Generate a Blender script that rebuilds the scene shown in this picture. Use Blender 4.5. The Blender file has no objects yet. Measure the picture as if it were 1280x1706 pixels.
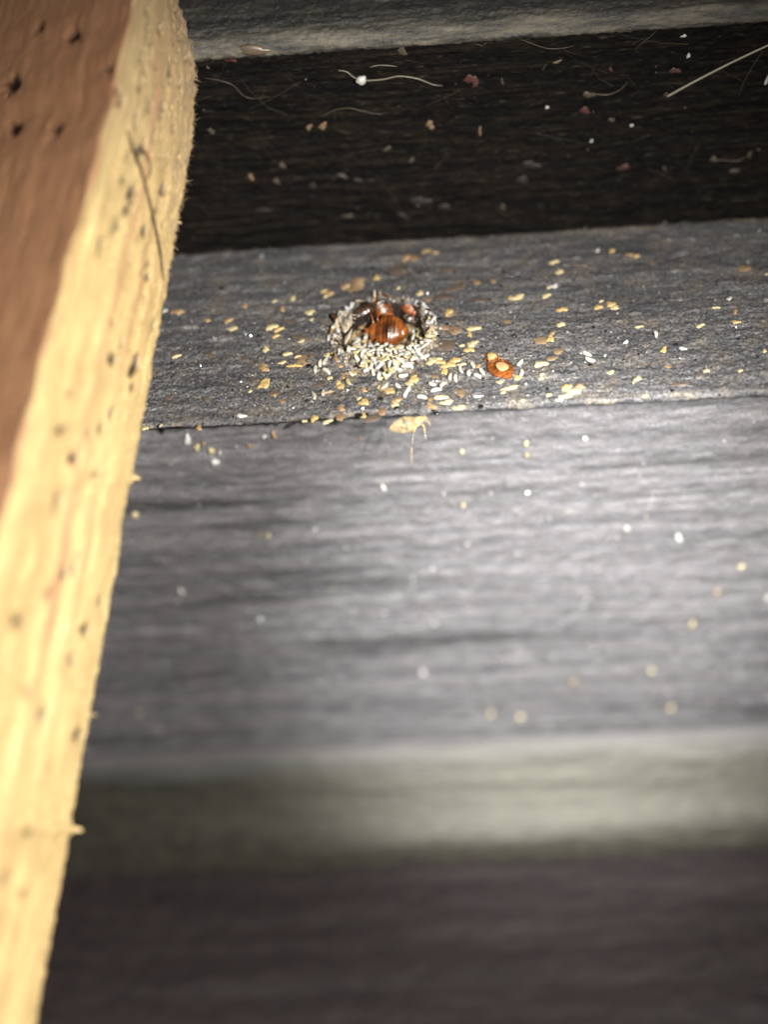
import bpy, bmesh, math, random
import numpy as np
from mathutils import Matrix, Vector
random.seed(7); RNG = np.random.default_rng(11)
MM = 0.001
S = bpy.context.scene
COL = S.collection

# ------------------------------------------------------------------ camera
F = 2400.0                      # focal length in photograph pixels (1280 x 1706)
PITCH, ROLL, YAW = math.radians(44.4), math.radians(5.7), math.radians(3.8)
def rot(axis, a): return np.array(Matrix.Rotation(a, 3, axis))
R = rot('Z', YAW) @ rot('X', -PITCH) @ rot('Y', ROLL)        # (right, forward, up) -> world
def raydir(px, py): return R @ np.array([(px-640)/F, 1.0, (853-py)/F])
def at_depth(px, py, d): return raydir(px, py)*d              # millimetres, camera at the origin
def on_z(px, py, z):                                           # where the sight line meets a level plane
    r = raydir(px, py); return r*(z/r[2])
def on_y(px, py, y):
    r = raydir(px, py); return r*(y/r[1])

cam = bpy.data.cameras.new('camera'); co = bpy.data.objects.new('camera', cam); COL.objects.link(co)
m = Matrix([[R[0,0], R[0,2], -R[0,1]], [R[1,0], R[1,2], -R[1,1]], [R[2,0], R[2,2], -R[2,1]]])
co.matrix_world = m.to_4x4()
cam.sensor_fit = 'VERTICAL'; cam.sensor_height = 24; cam.lens = 24*F/1706
cam.clip_start = 0.002; cam.clip_end = 5
cam.dof.use_dof = True; cam.dof.focus_distance = 0.1550; cam.dof.aperture_fstop = cam.lens/6.0
S.camera = co

# ------------------------------------------------------------------ light
W = bpy.data.worlds.new('World'); S.world = W; W.use_nodes = True
W.node_tree.nodes['Background'].inputs[0].default_value = (1.0, 0.93, 0.88, 1)
W.node_tree.nodes['Background'].inputs[1].default_value = 0.045
def spot(name, cpos, aim, power, size, blend, radius, col):
    l = bpy.data.lights.new(name, 'SPOT'); o = bpy.data.objects.new(name, l); COL.objects.link(o)
    p = R @ np.array(cpos); o.location = p*MM
    d = Vector(aim*MM) - o.location
    o.rotation_euler = d.to_track_quat('-Z', 'Y').to_euler()
    l.energy = power; l.spot_size = math.radians(size); l.spot_blend = blend
    l.shadow_soft_size = radius*MM; l.color = col
    return o
spot('phone_flash', (42, -4, 4), at_depth(520, 1180, 160), 4.0, 70, 0.92, 2.0, (1.0, 0.96, 0.89))
spot('added_panel_spot', (14, 10, -2), at_depth(940, 1050, 200), 7.3, 29, 1.0, 6.0, (1.0, 0.99, 0.95))  # added second lamp, makes the light pool on the panel
S.view_settings.view_transform = 'Standard'; S.view_settings.look = 'None'
S.view_settings.exposure = 0.0; S.view_settings.gamma = 1.0
S.render.engine = 'CYCLES'
try:
    S.cycles.use_denoising = True; S.cycles.max_bounces = 6; S.cycles.transparent_max_bounces = 12
except Exception: pass

# ------------------------------------------------------------------ noise
def vn(x, y, seed=0):
    x = np.asarray(x, float); y = np.asarray(y, float)
    xi = np.floor(x).astype(np.int64); yi = np.floor(y).astype(np.int64)
    fx = x-xi; fy = y-yi; fx = fx*fx*(3-2*fx); fy = fy*fy*(3-2*fy)
    def h(a, b):
        n = (a*374761393 + b*668265263 + seed*1442695041) & 0x7fffffff
        n = ((n ^ (n >> 13))*1274126177) & 0x7fffffff
        n = (n ^ (n >> 16)) & 0xffff
        return n/65535.0
    return ((h(xi, yi)*(1-fx)+h(xi+1, yi)*fx)*(1-fy) + (h(xi, yi+1)*(1-fx)+h(xi+1, yi+1)*fx)*fy)*2-1
def fbm(x, y, seed=0, oct=4):
    s = 0; a = 1; t = 0
    for k in range(oct):
        s = s + a*vn(x*2**k+17*k, y*2**k-9*k, seed+k); t += a; a *= .5
    return s/t
def sm(a, b, x):
    t = np.clip((x-a)/(b-a), 0, 1); return t*t*(3-2*t)

# ------------------------------------------------------------------ materials
class NT:
    def __init__(s, name):
        s.m = bpy.data.materials.new(name); s.m.use_nodes = True; s.t = s.m.node_tree
        s.b = s.t.nodes['Principled BSDF']; s.out = s.t.nodes['Material Output']
    def n(s, typ, **k):
        o = s.t.nodes.new(typ)
        for a, v in k.items():
            if a in o.inputs: o.inputs[a].default_value = v
            else: setattr(o, a, v)
        return o
    def l(s, a, b): s.t.links.new(a, b)
    def uv(s, sx, sy, obj=False):
        c = s.n('ShaderNodeTexCoord'); mp = s.n('ShaderNodeMapping')
        mp.inputs['Scale'].default_value = (sx, sy, sx if obj else 1)
        s.l(c.outputs['Object' if obj else 'UV'], mp.inputs['Vector']); return mp.outputs[0]
    def noise(s, vec, scale=1., detail=4., rough=.6, dist=0.):
        n = s.n('ShaderNodeTexNoise'); n.inputs['Scale'].default_value = scale; n.inputs['Detail'].default_value = detail
        n.inputs['Roughness'].default_value = rough; n.inputs['Distortion'].default_value = dist
        s.l(vec, n.inputs['Vector']); return n.outputs['Fac']
    def ramp(s, fac, stops):
        r = s.n('ShaderNodeValToRGB'); e = r.color_ramp.elements
        while len(e) < len(stops): e.new(.5)
        for k, (p, c) in enumerate(stops):
            e[k].position = p; e[k].color = (c[0], c[1], c[2], 1) if not isinstance(c, (int, float)) else (c, c, c, 1)
        s.l(fac, r.inputs[0]); return r.outputs[0]
    def mix(s, f, a, b, mode='MIX'):
        x = s.n('ShaderNodeMixRGB', blend_type=mode)
        for v, i in ((f, 0), (a, 1), (b, 2)):
            if isinstance(v, (int, float)): x.inputs[i].default_value = v if i == 0 else (v, v, v, 1)
            elif isinstance(v, tuple): x.inputs[i].default_value = (*v, 1)
            else: s.l(v, x.inputs[i])
        return x.outputs[0]
    def math(s, op, a, b=0.):
        x = s.n('ShaderNodeMath', operation=op)
        for v, i in ((a, 0), (b, 1)):
            if isinstance(v, (int, float)): x.inputs[i].default_value = v
            else: s.l(v, x.inputs[i])
        return x.outputs[0]
    def bump(s, hts, chain=None):
        last = None
        for h, st, dist in hts:
            b = s.n('ShaderNodeBump'); b.inputs['Strength'].default_value = st; b.inputs['Distance'].default_value = dist*MM
            s.l(h, b.inputs['Height'])
            if last: s.l(last, b.inputs['Normal'])
            last = b.outputs[0]
        s.l(last, s.b.inputs['Normal'])
    def base(s, c):
        if isinstance(c, tuple): s.b.inputs['Base Color'].default_value = (*c, 1)
        else: s.l(c, s.b.inputs['Base Color'])
    def set(s, **k):
        for a, v in k.items():
            nm = a.replace('_', ' ')
            if isinstance(v, (int, float, tuple)): s.b.inputs[nm].default_value = v
            else: s.l(v, s.b.inputs[nm])

def wood_grey(name, lo, mid, hi, tan, tan_amt, rough=(.38, .62), grit=.9, ax=.035, ay=.9, spec=.5):
    t = NT(name)
    g1 = t.noise(t.uv(ax, ay), 1, 8, .62, .25)                # long grain streaks
    g2 = t.noise(t.uv(ax*6, ay*3.2), 1, 5, .65)               # short grain
    gr = t.noise(t.uv(3.2, 3.6), 1, 5, .72)                   # grit
    gs = t.math('ADD', t.math('MULTIPLY', g1, .6), t.math('MULTIPLY', g2, .4))
    c = t.ramp(gs, [(.30, lo), (.5, mid), (.7, hi)])
    c = t.mix(.75, c, t.ramp(gr, [(.3, .22), (.5, .92), (.68, 2.1)]), 'MULTIPLY')
    pt = t.noise(t.uv(.33, .42), 1, 4, .6)
    pm = t.math('MULTIPLY', t.ramp(pt, [(.5, 0.), (.72, 1.)]), tan_amt)
    c = t.mix(pm, c, tan)
    t.base(c)
    t.set(Roughness=t.ramp(gr, [(.3, rough[0]), (.75, rough[1])]), Specular_IOR_Level=spec)
    t.bump([(g1, .4, .3), (g2, .6, .18), (gr, grit, .2)])
    return t
M = {}
def ledge_mat():
    t = wood_grey('dusty_black_paint', (.013, .0135, .016), (.073, .073, .079), (.21, .205, .2), (.17, .135, .095), .5, (.18, .6), 1.2, .07, .8)
    src = t.b.inputs['Base Color'].links[0].from_socket
    sp = t.ramp(t.noise(t.uv(3.4, 3.8), 1, 3, .6), [(.55, 0.), (.60, 1.)]); src = t.mix(sp, src, (.008, .008, .009))
    sm_ = t.ramp(t.noise(t.uv(.7, .9), 1, 5, .7), [(.56, 0.), (.70, .5)]); src = t.mix(sm_, src, (.15, .125, .095))
    gl = t.ramp(t.noise(t.uv(3.2, 4.2), 1, 2, .5), [(.55, 0.), (.62, 1.)]); t.l(t.math('SUBTRACT', .46, t.math('MULTIPLY', gl, .33)), t.b.inputs['Roughness']); t.l(t.math('ADD', .45, t.math('MULTIPLY', gl, .55)), t.b.inputs['Specular IOR Level'])
    a = t.n('ShaderNodeAttribute', attribute_name='crust_glint')
    n = t.noise(t.uv(2.4, 2.4), 1, 4, .65)
    col = t.ramp(n, [(.3, (.03, .025, .02)), (.46, (.16, .12, .08)), (.58, (.48, .40, .28)), (.75, (.72, .68, .58))])
    c = t.mix(a.outputs['Fac'], src, col)
    d = t.n('ShaderNodeAttribute', attribute_name='pit')
    c = t.mix(d.outputs['Fac'], c, (.012, .008, .006)); t.base(c)  # hole painted near black, standing in for the shade inside it
    return t.m
M['ledge'] = ledge_mat()
t = wood_grey('worn_grey_paint', (.050, .049, .054), (.090, .088, .095), (.165, .161, .168), (.2, .18, .14), .12, (.28, .5), 1., .015, .45, .7); 
pb = t.b.inputs['Base Color'].links[0].from_socket
t.base(t.mix(.8, pb, t.ramp(t.noise(t.uv(.3, .7), 1, 6, .72, .2), [(.3, .5), (.5, .95), (.68, 1.5)]), 'MULTIPLY')); pb = t.b.inputs['Base Color'].links[0].from_socket; t.base(t.mix(.8, pb, t.ramp(t.noise(t.uv(.022, .22), 1, 3, .5, .3), [(.34, .4), (.44, 1.), (.6, 1.05), (.72, 1.35)]), 'MULTIPLY')); M['panel'] = t.m
t = wood_grey('shade_darkened_wood', (.0004, .0003, .0003), (.0008, .0006, .0005), (.020, .0135, .0075), (.012, .008, .005), .35, (.45, .75), .9, .06, 1.6, .13); pb = t.b.inputs['Base Color'].links[0].from_socket  # near-black base stands in for the shade of the recess
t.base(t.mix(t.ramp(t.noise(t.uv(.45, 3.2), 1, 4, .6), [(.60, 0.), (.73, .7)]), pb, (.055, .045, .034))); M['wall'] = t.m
t = wood_grey('dusty_rail_top', (.014, .014, .014), (.034, .035, .034), (.085, .084, .074), (.12, .1, .07), .35, (.3, .55), 1., .1, .7, .6); pb = t.b.inputs['Base Color'].links[0].from_socket; c_ = t.n('ShaderNodeTexCoord'); sx_ = t.n('ShaderNodeSeparateXYZ'); t.l(c_.outputs['UV'], sx_.inputs[0])
lm = t.math('MULTIPLY', t.ramp(t.math('MULTIPLY', sx_.outputs[1], .1), [(.12, 0.), (.2, 1.), (.36, 1.), (.62, 0.)]), t.ramp(t.noise(t.uv(.12, .8), 1, 6, .7), [(.42, 0.), (.62, .9)]))
t.base(t.mix(lm, pb, (.17, .152, .115))); M['top'] = t.m
t = wood_grey('glow_cove_gloss', (.007, .0065, .005), (.014, .0133, .0105), (.027, .026, .02), (.06, .055, .04), .2, (.38, .46), .12, .03, .3, .19); t.set(Specular_Tint=(1., 1., .88, 1), Coat_Weight=.0, Coat_Roughness=.5, Coat_Tint=(1., .98, .86, 1)); pb = t.b.inputs['Base Color'].links[0].from_socket; c_ = t.n('ShaderNodeTexCoord'); sx_ = t.n('ShaderNodeSeparateXYZ'); t.l(c_.outputs['UV'], sx_.inputs[0])  # dark tinted gloss, chosen so only a glow shows under the panel
ms = t.math('ADD', t.math('MULTIPLY', sx_.outputs[1], .04), t.math('MULTIPLY', t.noise(t.uv(.04, .25), 1, 5, .6), .22)); t.base(t.mix(t.ramp(ms, [(.66, 0.), (.90, 1.)]), pb, (.085, .083, .088))); M['cove_gloss'] = t.m
t = wood_grey('brown_grey_board', (.007, .0048, .0052), (.012, .0085, .0092), (.021, .0155, .016), (.028, .02, .018), .3, (.5, .7), .5, .02, .12, .25); M['floor'] = t.m

def pine_mat():
    t = NT('raw_pine')
    g = t.noise(t.uv(.02, .55), 1, 6, .55, .4); f = t.noise(t.uv(.09, 2.4), 1, 5, .6); q = t.noise(t.uv(1.6, 6.), 1, 5, .7)
    c = t.ramp(t.math('ADD', t.math('MULTIPLY', g, .65), t.math('MULTIPLY', f, .35)),
               [(.26, (.25, .145, .065)), (.38, (.38, .26, .115)), (.54, (.48, .355, .16)), (.7, (.53, .415, .205))])
    c = t.mix(.7, c, t.ramp(q, [(.3, .45), (.7, 1.4)]), 'MULTIPLY')
    c = t.mix(.6, c, t.ramp(t.noise(t.uv(.22, .5), 1, 4, .6), [(.3, .62), (.7, 1.2)]), 'MULTIPLY')
    a = t.n('ShaderNodeAttribute', attribute_name='shade_face')
    shade_col = t.ramp(t.noise(t.uv(.05, .7), 1, 5, .6, .4), [(.3, (.23, .112, .058)), (.55, (.27, .14, .074)), (.72, (.31, .17, .095))])  # darker, redder colour with the shade of that face painted in
    c = t.mix(a.outputs['Fac'], c, shade_col)
    st = t.n('ShaderNodeAttribute', attribute_name='stripe'); c = t.mix(st.outputs['Fac'], c, (.34, .13, .085))
    p = t.n('ShaderNodeAttribute', attribute_name='pit'); c = t.mix(p.outputs['Fac'], c, (.012, .006, .005))
    dz = t.n('ShaderNodeAttribute', attribute_name='grime_dim'); c = t.mix(dz.outputs['Fac'], c, (.27, .195, .115))
    t.base(c); t.set(Roughness=t.math('SUBTRACT', .55, t.math('MULTIPLY', a.outputs['Fac'], .17)), Specular_IOR_Level=.5)
    t.bump([(g, .2, .2), (f, .5, .15), (q, .8, .14)])
    return t.m
M['pine'] = pine_mat()

def simple(name, col, rough=.4, var=.3, sss=0., coat=0., bumpd=.04, nscale=2500, alpha=1., spec=.5, trans=0.):
    t = NT(name); v = t.uv(1, 1, True)
    n = t.noise(v, nscale, 3, .6)
    lo = tuple(max(0, x*(1-var)) for x in col); hi = tuple(min(1, x*(1+var)) for x in col)
    t.base(t.ramp(n, [(.3, lo), (.7, hi)])); t.set(Roughness=rough, Coat_Weight=coat, Coat_Roughness=.12, Specular_IOR_Level=spec, Transmission_Weight=trans)
    if sss: t.set(Subsurface_Weight=sss, Subsurface_Scale=.0004, Subsurface_Radius=(1., .7, .4))
    if alpha < 1: t.set(Alpha=alpha)
    t.bump([(n, .5, bumpd)]); return t.m
M['egg'] = simple('pearly_egg_shell', (.35, .335, .285), .28, .12, .2, .5, .02)
M['egg_cream'] = simple('cream_egg_shell', (.29, .245, .135), .35, .2, .2, .3, .03)
M['egg_clear'] = simple('hatched_egg_shell', (.5, .5, .5), .2, .1, 0, .6, .03, alpha=.55)
M['yellow'] = simple('yellow_crust', (.32, .23, .095), .5, .35, .2, 0, .05)
M['cream'] = simple('cream_crust', (.35, .295, .165), .5, .3, .2, 0, .05)
M['tan'] = simple('tan_stain', (.17, .115, .066), .42, .35, 0, .1, .05, nscale=900)
M['brown_stain'] = simple('dull_brown_stain', (.085, .063, .048), .35, .3, 0, .2, .05, nscale=900)
M['ochre'] = simple('ochre_crust', (.22, .15, .08), .5, .35, .1, 0, .05)
M['white'] = simple('white_speck', (.4, .39, .37), .4, .1, .2, .2, .03)
M['black'] = simple('black_dropping', (.006, .005, .005), .12, .3, 0, .8, .03)
M['rust'] = simple('rust_fleck', (.17, .04, .02), .5, .4, 0, 0, .05)
M['hair_pale'] = simple('pale_fibre', (.25, .22, .17), .35, .1)
M['hair_dim'] = simple('dull_fibre', (.10, .075, .05), .4, .1)
M['hair_dark'] = simple('dark_fibre', (.03, .018, .01), .4, .1)
M['woodfibre'] = simple('pale_wood_fibre', (.45, .35, .2), .6, .2)

def bug_mat(name, c1, c2, dark, rough=.22, alpha=1., edge=None):
    t = NT(name)
    a = t.n('ShaderNodeAttribute', attribute_name='band'); d = t.n('ShaderNodeAttribute', attribute_name='gut')
    n = t.noise(t.uv(1, 1, True), 1300, 5, .68)
    c = t.mix(t.ramp(n, [(.36, 0.), (.64, 1.)]), c1, c2); c = t.mix(a.outputs['Fac'], c, dark); c = t.mix(d.outputs['Fac'], c, tuple(x*.35 for x in dark))
    t.base(c); t.set(Roughness=rough, Coat_Weight=.4, Coat_Roughness=.2, Subsurface_Weight=.25, Subsurface_Scale=.0005, Subsurface_Radius=(1., .35, .1))
    if alpha < 1:
        lw = t.n('ShaderNodeLayerWeight'); lw.inputs[0].default_value = .45
        al = t.math('ADD', t.math('MULTIPLY', t.math('POWER', lw.outputs['Facing'], 2.4), .8), t.math('MULTIPLY', t.ramp(n, [(.45, 0.), (.62, 1.)]), .22)); al = t.math('MAXIMUM', al, t.math('MULTIPLY', a.outputs['Fac'], .75)); al = t.math('MINIMUM', t.math('ADD', al, .06), 1.)
        t.l(al, t.b.inputs['Alpha']); t.set(Subsurface_Weight=0.)
    t.bump([(n, .8, .12)]); return t.m
M['bug'] = bug_mat('amber_brown_cuticle', (.07, .018, .004), (.25, .078, .016), (.022, .005, .002))
M['bug_dark'] = bug_mat('dark_brown_cuticle', (.02, .012, .007), (.05, .025, .012), (.008, .005, .003), .35)
M['bug_rust'] = bug_mat('rusty_cuticle', (.18, .045, .011), (.28, .09, .028), (.04, .01, .004), .3)
M['bug_pale'] = bug_mat('straw_cuticle', (.50, .34, .09), (.62, .48, .20), (.10, .055, .02), .3, .18)
M['bug_shell'] = bug_mat('greyish_cast_cuticle', (.30, .24, .17), (.46, .41, .33), (.10, .06, .035), .4)
M['straw'] = simple('straw_leg_cuticle', (.30, .19, .05), .35, .5)
M['gut'] = simple('pale_orange_belly', (.42, .25, .12), .3, .25, .3, .3, .04)

# ------------------------------------------------------------------ object helpers
def tag(o, label=None, cat=None, group=None, kind=None):
    if label: o['label'] = label
    if cat: o['category'] = cat
    if group: o['group'] = group
    if kind: o['kind'] = kind
    return o
def link(name, me, parent=None):
    o = bpy.data.objects.new(name, me); COL.objects.link(o)
    if parent: o.parent = parent
    return o
def empty(name, loc=(0, 0, 0)):
    o = bpy.data.objects.new(name, None); COL.objects.link(o); o.location = Vector(loc); o.empty_display_size = .002
    return o
def grid_mesh(name, P, mat, uv=None, attrs=None, wrap=False, smooth=True):
    """P: (n, m, 3) in mm; u along n, v along m"""
    n, mm = P.shape[:2]
    me = bpy.data.meshes.new(name)
    idx = np.arange(n*mm).reshape(n, mm)
    if wrap: idx = np.concatenate([idx, idx[:, :1]], 1)
    q = np.stack([idx[:-1, :-1], idx[1:, :-1], idx[1:, 1:], idx[:-1, 1:]], -1).reshape(-1, 4)
    me.vertices.add(n*mm); me.vertices.foreach_set('co', (P*MM).astype(np.float32).ravel())
    me.loops.add(q.size); me.loops.foreach_set('vertex_index', q.astype(np.int32).ravel())
    me.polygons.add(len(q)); me.polygons.foreach_set('loop_start', np.arange(0, q.size, 4, dtype=np.int32))
    me.update(calc_edges=True)
    me.polygons.foreach_set('use_smooth', np.full(len(q), smooth))
    if uv is not None:
        l = me.uv_layers.new(name='UVMap'); l.data.foreach_set('uv', uv.reshape(-1, 2)[q.ravel()].astype(np.float32).ravel())
    for k, v in (attrs or {}).items():
        a = me.attributes.new(k, 'FLOAT', 'POINT'); a.data.foreach_set('value', np.asarray(v, np.float32).ravel())
    me.materials.append(mat); me.validate(); return me
def tube_mesh(name, pts, rad, mat, sides=6):
    """pts (n,3) mm, rad scalar or list mm"""
    pts = np.array(pts, float); n = len(pts); rad = np.broadcast_to(rad, (n,))
    tg = np.gradient(pts, axis=0); tg /= np.linalg.norm(tg, axis=1)[:, None]+1e-9
    up = np.array([.13, .3, .94]); a = np.cross(tg, up); a /= np.linalg.norm(a, axis=1)[:, None]+1e-9; b = np.cross(tg, a)
    th = np.linspace(0, 2*np.pi, sides, endpoint=False)
    P = pts[:, None] + rad[:, None, None]*(a[:, None]*np.cos(th)[None, :, None] + b[:, None]*np.sin(th)[None, :, None])
    P = np.concatenate([np.repeat(pts[:1, None], sides, 1), P, np.repeat(pts[-1:, None], sides, 1)], 0)
    return grid_mesh(name, P, mat, wrap=True)
def spline(pts, k=10):
    p = np.array(pts, float); q = np.concatenate([[2*p[0]-p[1]], p, [2*p[-1]-p[-2]]]); out = []
    for i in range(1, len(q)-2):
        for t in np.linspace(0, 1, k, endpoint=False):
            out.append(.5*((2*q[i]) + (-q[i-1]+q[i+1])*t + (2*q[i-1]-5*q[i]+4*q[i+1]-q[i+2])*t*t + (-q[i-1]+3*q[i]-3*q[i+1]+q[i+2])*t**3))
    out.append(p[-1]); return np.array(out)

# ------------------------------------------------------------------ the bed frame (profile in mm: Y away, Z up)
ZL = -97.7; YF = 114.3; YB = 146.3; YW = 148.6; YP = 125.3
ZW = -73.0        # top of the back board
ZPB = -170.5      # bottom of the panel
X0, X1 = -72., 72.
def hole_xy():
    p = on_z(641, 558, ZL); return p[0], p[1]
HX, HY = hole_xy(); HRX, HRY, HD = 5.0, 5.7, 4.6
def hole_r(x, y):
    a = np.arctan2((y-HY)/HRY, (x-HX)/HRX)
    r = np.hypot((x-HX)/HRX, (y-HY)/HRY)
    return r/(1+.05*vn(a*2.2+9, 0*a, 3)+.04*vn(a*5+3, 0*a, 8))
def ledge_h(x, y):
    """height of the ledge's top above ZL, mm"""
    h = .14*fbm(x*.07, y*.3, 1, 3) + .11*fbm(x*.9, y*1.3, 5, 4) + .12*vn(x*2.9, y*3.1, 9)*sm(YB, YF+4, y)
    blob = vn(x*.75+4, y*.8, 21); h = h + .16*sm(.45, .75, blob)
    r = hole_r(x, y)
    h = h*sm(.8, 1.1, r) + .85*np.exp(-((r-1.09)/.12)**2)*(.6+.8*vn(x*1.6, y*1.6, 31)) - HD*(1-sm(.80, 1.02, r))
    return h
def build_ledge():
    xs = np.arange(X0, X1, .14)
    # profile samples: (y, z, ny, nz, flat)
    pr = []
    rb, rf = .9, .4
    for z in np.linspace(ZL-4, ZL-rb, 5): pr.append((YB, z, 1, 0, 0))
    for a in np.linspace(0, math.pi/2, 8)[1:]: pr.append((YB-rb+rb*math.cos(a), ZL-rb+rb*math.sin(a), math.cos(a), math.sin(a), 0))
    ys = np.arange(YB-rb, YF+rf, -.125)[1:]
    for y in ys: pr.append((y, ZL, 0, 1, 1))
    for a in np.linspace(0, 1.0, 9)[1:]: 
        a *= math.pi*.72; pr.append((YF+rf-rf*math.sin(a), ZL-rf+rf*math.cos(a), -math.sin(a), math.cos(a), 0))
    y0, z0 = pr[-1][0], pr[-1][1]
    for k in range(1, 12): pr.append((y0+(YP-y0)*k/11, z0-2.6*k/11, -.2, -.97, 0))
    pr = np.array(pr)
    X, K = np.meshgrid(xs, np.arange(len(pr)), indexing='ij')
    Y = pr[K, 0]; Z = pr[K, 1]; NY = pr[K, 2]; NZ = pr[K, 3]
    h = ledge_h(X, np.where(NZ > .95, Y, np.where(NY > 0, YB-.9, YF+.4)))
    edge = .22*fbm(X*.35, Z*.7, 41, 4)*(NZ < .95)
    wav = .35*fbm(X*.045, 0*X, 51, 3)*sm(YF+3, YF, Y)
    Y = Y + NY*(h*.7+edge) + wav; Z = Z + NZ*(h + edge*.6)
    s = np.cumsum(np.r_[0, np.hypot(np.diff(pr[:, 0]), np.diff(pr[:, 1]))])
    UV = np.stack([X, s[K]], -1)
    r = hole_r(X, Y)
    ang = np.arctan2(Y-HY, X-HX)
    c = (np.exp(-((r-1.12)/.10)**2))*sm(.99, 1.05, r)*sm(-.35, .35, vn(X*1.3, Y*1.3, 61)+.25) 
    c = c*np.where((ang > 2.0) | (ang < -2.9), 1.0, .55)
    pit = (1-sm(.98, 1.04, r))*(NZ > .95)
    dirt = .5*sm(2.3, 1.1, r)*sm(.1, .6, vn(X*1.1, Y*1.2, 71))*(Y < HY+2)
    crust_glint = np.clip(np.maximum(c, dirt)*(NZ > .95), 0, 1)
    edge_glint = .42*sm(YB-2.6, YB-.4, Y)*sm(-25, 10, X)*sm(-.2, .5, fbm(X*.5, Y*1.5, 87, 3)); lip = .35*sm(YF+1.2, YF+.2, Y)*sm(.1, .6, fbm(X*.6, Y*2, 88, 3)); crust_glint = np.maximum(crust_glint, np.maximum(edge_glint, lip))  # back edge painted paler as a highlight on its rounding; worn front lip
    P = np.stack([X, Y, Z], -1)
    return grid_mesh('ledge', P, M['ledge'], UV, {'crust_glint': crust_glint, 'pit': pit*(1-c)})
frame = empty('wooden_bed', (0, YW*MM, ZPB*MM)); FL = frame.location.copy()
tag(frame, 'dark grey painted wooden bed frame with an infested ledge', 'bed frame')
def part(name, me):
    o = link(name, me, frame); o.location = -FL; return o
part('ledge', build_ledge())
def slab(name, prof, mat, dx, ds, disp, seed, ax=.08, rx=.5, attrs=None):
    """extrude a (y,z) profile along X with relief along its normal"""
    prof = np.array(prof, float); seg = np.hypot(*np.diff(prof, axis=0).T); s = np.r_[0, np.cumsum(seg)]
    ss = np.arange(0, s[-1], ds); Yp = np.interp(ss, s, prof[:, 0]); Zp = np.interp(ss, s, prof[:, 1])
    k = max(1, int(.8/ds)); ker = np.ones(2*k+1)/(2*k+1)
    pad = lambda a: np.convolve(np.r_[np.linspace(a[0]-(a[1]-a[0])*k, a[0], k, endpoint=False), a, np.linspace(a[-1], a[-1]+(a[-1]-a[-2])*k, k+1)[1:]], ker, 'valid')
    Yp, Zp = pad(Yp), pad(Zp)
    ty, tz = np.gradient(Yp), np.gradient(Zp); L = np.hypot(ty, tz)+1e-9; ny, nz = -tz/L, ty/L
    xs = np.arange(X0, X1, dx); X, K = np.meshgrid(xs, np.arange(len(ss)), indexing='ij'); Sv = ss[K]
    h = disp(X, Sv)
    P = np.stack([X, Yp[K]+ny[K]*h, Zp[K]+nz[K]*h], -1)
    return grid_mesh(name, P, mat, np.stack([X, Sv], -1))
# profiles run so that (-dz, dy) points at the viewer: walk downwards / towards the viewer reversed
def relief(a, b, c, seed):
    return lambda x, s: a*fbm(x*.03, s*.5, seed, 4) + b*fbm(x*.5, s*1.4, seed+9, 4) + c*vn(x*2.5, s*3, seed+3)
# back board (dark riser), from its foot up
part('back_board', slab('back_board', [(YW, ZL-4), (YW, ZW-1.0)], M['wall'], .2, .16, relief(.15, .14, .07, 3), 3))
part('top_rail', slab('top_rail', [(YW+.4, ZW-1.4), (YW-1.2, ZW-1.0), (YW-1.6, ZW), (YW-.6, ZW+1.1), (YW+1, ZW+1.6), (YW+45, ZW+1.9)], M['top'], .2, .18, relief(.35, .13, .10, 13), 13))
part('front_panel', slab('front_panel', [(YP+3, ZPB+.15), (YP+.5, ZPB+.2), (YP, ZPB+.7), (YP, ZL-1)], M['panel'], .3, .25, relief(.14, .12, .05, 23), 23))
RC = 13.5
cv = [(YP+.45, ZPB+6), (YP+.45, ZPB+1.2), (YP+.1, ZPB+.4)]
for k in range(52):
    L_ = k*.35; phi = math.radians(np.interp(L_, [0, 10, 15, 18], [45, 52, 72, 90])); cv.append((cv[-1][0]-.35*math.sin(phi), cv[-1][1]-.35*math.cos(phi)))
part('glow_cove', slab('glow_cove', cv[::-1], M['cove_gloss'], .5, .4, relief(.08, .04, 0, 33), 33)); RC = ZPB-cv[-1][1]  # added strip, curved so the lamp highlight glows below the panel
fl = link('floor', slab('floor', [(10, ZPB-RC+.1), (YP+60, ZPB-RC+.1)], M['floor'], .8, .8, relief(.3, .2, 0, 43), 43)); tag(fl, kind='structure')

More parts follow.
